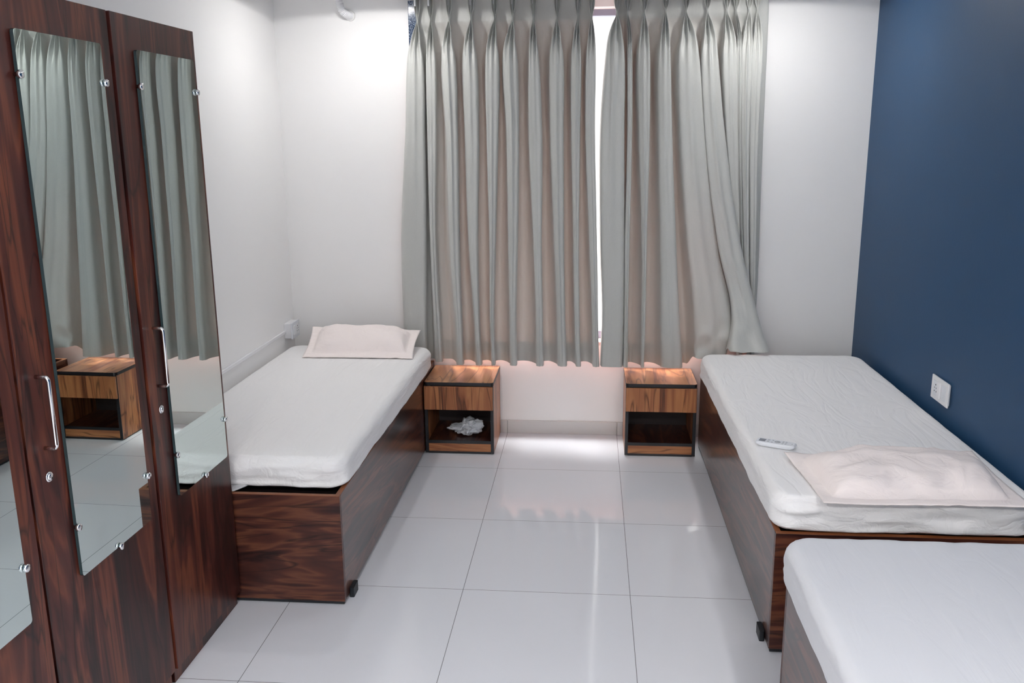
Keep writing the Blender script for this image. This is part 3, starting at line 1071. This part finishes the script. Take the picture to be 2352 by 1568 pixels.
# ------------------------------------------------------------------ wardrobes
XD = -0.767            # door faces
def wardrobe(y0, y1, my0, my1, hy, label, extra=0.0):
    """y0..y1 unit, mirror my0..my1, handle at hy"""
    Hh = 1.915
    org = Vector(((XL + XD) / 2, (y0 + y1) / 2, 0))
    t = thing('wardrobe', org, label, 'wardrobe', 'mirrored wardrobes along the left wall')
    def p(name, bm, mat, par=None, smooth=False):
        bmesh.ops.translate(bm, verts=bm.verts, vec=-org)
        return obj(name, bm, mat, par or t, smooth)
    xb = XL + 0.040
    xf = XD - 0.020
    T = 0.018
    for ya in (y0 + 0.002, y1 - T - 0.002):
        p('side_panel', B(xb, xf, ya, ya + T, 0.048, Hh - 0.003), M_WZ)
    p('top_panel', B(xb, xf, y0 + T, y1 - T, Hh - T - 0.003, Hh - 0.003), M_WY)
    p('bottom_panel', B(xb, xf, y0 + T, y1 - T, 0.048, 0.048 + T), M_WY)
    p('back_panel', B(xb, xb + 0.006, y0 + T, y1 - T, 0.066, Hh - T - 0.003), M_DARKIN)
    p('plinth', B(xb, xf + 0.006, y0 + 0.004, y1 - 0.004, 0, 0.047), M_WZ)
    d = p('door', B(XD - 0.018, XD, y0 + 0.003, y1 - 0.003, 0.048, Hh, 0.001, 1), M_WZ)
    # mirror with small rounded corners
    mz0, mz1 = 0.562, 1.829
    pts = rrect(my0, my1, mz0, mz1, 0.008, 4)
    bmm = BM()
    a = [bmm.verts.new((XD + 0.002, yy, zz)) for yy, zz in pts]
    b = [bmm.verts.new((XD + 0.010, yy, zz)) for yy, zz in pts]
    bmm.faces.new(a[::-1]); f = bmm.faces.new(b)
    n = len(pts)
    for i in range(n):
        q = bmm.faces.new((a[i], a[(i + 1) % n], b[(i + 1) % n], b[i]))
        q.material_index = 1
    m = p('mirror', bmm, [M_MIRROR, M_MIRROREDGE], d)
    m['label'] = 'tall frameless mirror'
    ym = (my0 + my1) / 2
    for (cy, cz) in ((my1, 1.735), (my0, 1.735), (my1, 0.692), (my0, 0.692), (ym, mz0)):
        prof = [(0.005, 0.0007), (0.005, 0.0105), (0.0085, 0.0107), (0.0095, 0.012), (0.0095, 0.0165), (0.0085, 0.0185), (0.004, 0.0195)]
        o = p('mirror_clip', lathe(prof, 'x', 20, at=(XD, cy, cz)), M_CHROME, d, True)
    # bow handle
    z0, z1, out = 0.915, 1.083, 0.030
    path = [(XD, hy, z1)]
    for i in range(7):
        a = PI / 2 * i / 6
        path.append((XD + out - 0.010 + 0.010 * math.sin(a), hy, z1 - 0.010 + 0.010 * math.cos(a)))
    for i in range(7):
        a = PI / 2 * i / 6
        path.append((XD + out - 0.010 + 0.010 * math.cos(a), hy, z0 + 0.010 - 0.010 * math.sin(a)))
    path.append((XD, hy, z0))
    h = p('handle', tube(path, 0.0048, 12), M_CHROME, d, True)
    h['label'] = 'chrome bow handle'
    bml = lathe([(0.0125, 0.0), (0.0125, 0.003), (0.0105, 0.0045), (0.0095, 0.0045), (0.0095, 0.0030), (0.0078, 0.0030), (0.0078, 0.0060), (0.0070, 0.0068)], 'x', 28, at=(XD, hy, 0.846))
    box(bml, XD + 0.0066, XD + 0.0069, hy - 0.0008, hy + 0.0008, 0.8425, 0.8495)
    l = p('lock', bml, M_CHROME, d, True)
    l['label'] = 'round chrome cam lock'
    # the row stands at a very slight angle to the wall
    a = math.radians(-0.8 - extra)
    piv = Vector((XD, -0.752, 0))
    t.location = piv + Matrix.Rotation(a, 3, 'Z') @ (org - Vector((XD, -0.7475, 0)))
    t.rotation_euler = (0, 0, a)
    return t
wardrobe(-1.222, -0.7475, -1.122, -0.783, -1.166, 'walnut mirrored wardrobe at the end of the row, touching the left bed')
wardrobe(-1.745, -1.226, -1.618, -1.286, -1.682, 'walnut mirrored wardrobe in the middle of the row, its mirror showing the right nightstand', extra=0.4)
wardrobe(-2.278, -1.757, -2.155, -1.824, -2.215, 'walnut mirrored wardrobe nearest the viewer, cut by the left edge of the picture')

# ------------------------------------------------------------------ wall fittings
# surface socket box on the left wall
t = thing('wall_socket', (XL, 1.045, 0.555), 'white surface-mounted socket box on the left wall above the bed', 'wall socket')
OW = Vector(t.location)
def q(name, bm, mat, par, smooth=False, O_=None):
    bmesh.ops.translate(bm, verts=bm.verts, vec=-O_)
    return obj(name, bm, mat, par, smooth)
q('back_box', B(XL, XL + 0.036, 0.988, 1.102, 0.555, 0.635, 0.002), M_PLASTIC, t, O_=OW)
q('cover_plate', B(XL + 0.036, XL + 0.044, 0.984, 1.106, 0.551, 0.639, 0.003), M_PLASTIC2, t, O_=OW)
def holes(fn, cy, cz, par, O_, s=1.0):
    for (dy, dz, r) in ((0, 0.016, 0.0034), (-0.010, -0.010, 0.0028), (0.010, -0.010, 0.0028), (-0.008, 0.004, 0.0024), (0.008, 0.004, 0.0024)):
        q('socket_hole', fn(cy + dy * s, cz + dz * s, r), M_HOLE, par, O_=O_)
q('socket_face', B(XL + 0.044, XL + 0.0452, 1.052, 1.092, 0.565, 0.625, 0.0005, 1), M_PLASTIC, t, O_=OW)
holes(lambda y, z, r: lathe([(r, 0.0452), (r, 0.0456)], 'x', 10, at=(XL, y, z)), 1.072, 0.593, t, OW)
q('switch_rocker', B(XL + 0.044, XL + 0.049, 1.004, 1.034, 0.570, 0.620, 0.001, 1), M_PLASTIC, t, O_=OW)
# casing strip
cs = B(XL, XL + 0.009, -0.72, 0.992, 0.582, 0.599, 0.0015, 1)
tag(obj('cable_casing', cs, M_PLASTIC, None, origin=(XL, 0.13, 0.579)), 'thin white cable casing strip along the left wall to the socket box', 'cable casing')

# switch plate on the blue wall
t = thing('switch_plate', (XR, -0.054, 0.575), 'white socket and switch plate on the blue wall', 'switch plate')
OS = Vector(t.location)
q('back_frame', B(XR - 0.006, XR, -0.127, 0.020, 0.579, 0.661, 0.001, 1), M_PLASTIC, t, O_=OS)
q('cover_plate', B(XR - 0.013, XR - 0.006, -0.137, 0.029, 0.573, 0.667, 0.0025), M_PLASTIC, t, O_=OS)
q('socket_face', B(XR - 0.0145, XR - 0.013, -0.040, 0.004, 0.590, 0.650, 0.0006, 1), M_PLASTIC2, t, O_=OS)
holes(lambda y, z, r: lathe([(r, -0.0149), (r, -0.0145)], 'x', 10, at=(XR, y, z)), -0.018, 0.618, t, OS)
q('switch_rocker', B(XR - 0.0205, XR - 0.013, -0.072, -0.045, 0.590, 0.652, 0.002), M_PLASTIC, t, O_=OS)
q('blank_module', B(XR - 0.0140, XR - 0.013, -0.118, -0.077, 0.590, 0.650, 0.0004, 1), M_PLASTIC2, t, O_=OS)

# flexible white hose at the top of the back wall
import itertools
pts = [Vector(p) for p in ((-0.778, YB - 0.002, 2.196), (-0.784, YB - 0.016, 2.198), (-0.800, YB - 0.034, 2.206), (-0.812, YB - 0.044, 2.226), (-0.818, YB - 0.050, 2.255), (-0.822, YB - 0.052, 2.283), (-0.824, YB - 0.053, 2.305))]
fine = catmull(pts, 22)
rad = [0.0185 + 0.0016 * math.sin(i * 1.35) for i in range(len(fine))]
t = thing('drain_hose', (-0.778, YB, 2.196), 'ribbed white flexible hose coming out of the back wall near the ceiling', 'hose')
OH = Vector(t.location)
q('ribbed_tube', tube(fine, rad, 20), M_PLASTIC, t, True, O_=OH)
q('wall_seal', lathe([(0.026, -0.0005), (0.024, -0.004), (0.0175, -0.009)], 'y', 24, at=(-0.778, YB, 2.196)), M_WALL, t, True, O_=OH)

# remote control on the right mattress
t = thing('remote_control', (1.101, -0.481, 0.5295), 'slim white air-conditioner remote with grey screen on the right bed', 'remote control', rz=math.radians(-24))
def rp(name, bm, mat, par=None, smooth=False):
    return obj(name, bm, mat, par or t, smooth)
def remote_body():
    bm = BM()
    Lh, Wh = 0.068, 0.0225
    rings = []
    for (z, s) in ((0.0, 0.80), (0.004, 0.93), (0.010, 1.0), (0.0145, 0.985), (0.0165, 0.93)):
        rings.append([bm.verts.new((x, y, z + (0.002 if x < 0 else 0) * 0)) for x, y in rrect(-Lh * s if s < 1 else -Lh, Lh * s if s < 1 else Lh, -Wh * s, Wh * s, 0.008, 5)])
    n = len(rings[0])
    for a, b in zip(rings, rings[1:]):
        for i in range(n):
            bm.faces.new((a[i], a[(i + 1) % n], b[(i + 1) % n], b[i]))
    bm.faces.new(rings[0][::-1]); bm.faces.new(rings[-1])
    return bm
rp('body', remote_body(), M_PLASTIC2, None, False)
rp('screen', B(-0.058, -0.036, -0.014, 0.014, 0.0163, 0.0169, 0.0002, 1), M_SCREEN)
for x, y, a, b in [(-0.026, 0.009, 0.004, 0.0035), (-0.026, -0.008, 0.004, 0.0035), (-0.012, 0.011, 0.003, 0.003), (-0.012, -0.011, 0.003, 0.003),
                   (0.024, 0.011, 0.003, 0.003), (0.024, 0.0, 0.003, 0.003), (0.024, -0.011, 0.003, 0.003), (0.034, 0.011, 0.003, 0.003), (0.034, 0.0, 0.003, 0.003), (0.034, -0.011, 0.003, 0.003)]:
    rp('button', B(x - a, x + a, y - b, y + b, 0.0164, 0.0174, 0.0004, 1), M_GREYPLASTIC)
rp('direction_pad', lathe([(0.0105, 0.0164), (0.0105, 0.0172), (0.0095, 0.0176), (0.006, 0.0176), (0.0055, 0.017), (0.005, 0.0176)], 'z', 24, at=(0.005, 0, 0)), M_GREYPLASTIC, None, True)
rp('indicator_dot', lathe([(0.0016, 0.0163), (0.0016, 0.0169)], 'z', 10, at=(0.055, 0, 0)), M_HOLE)
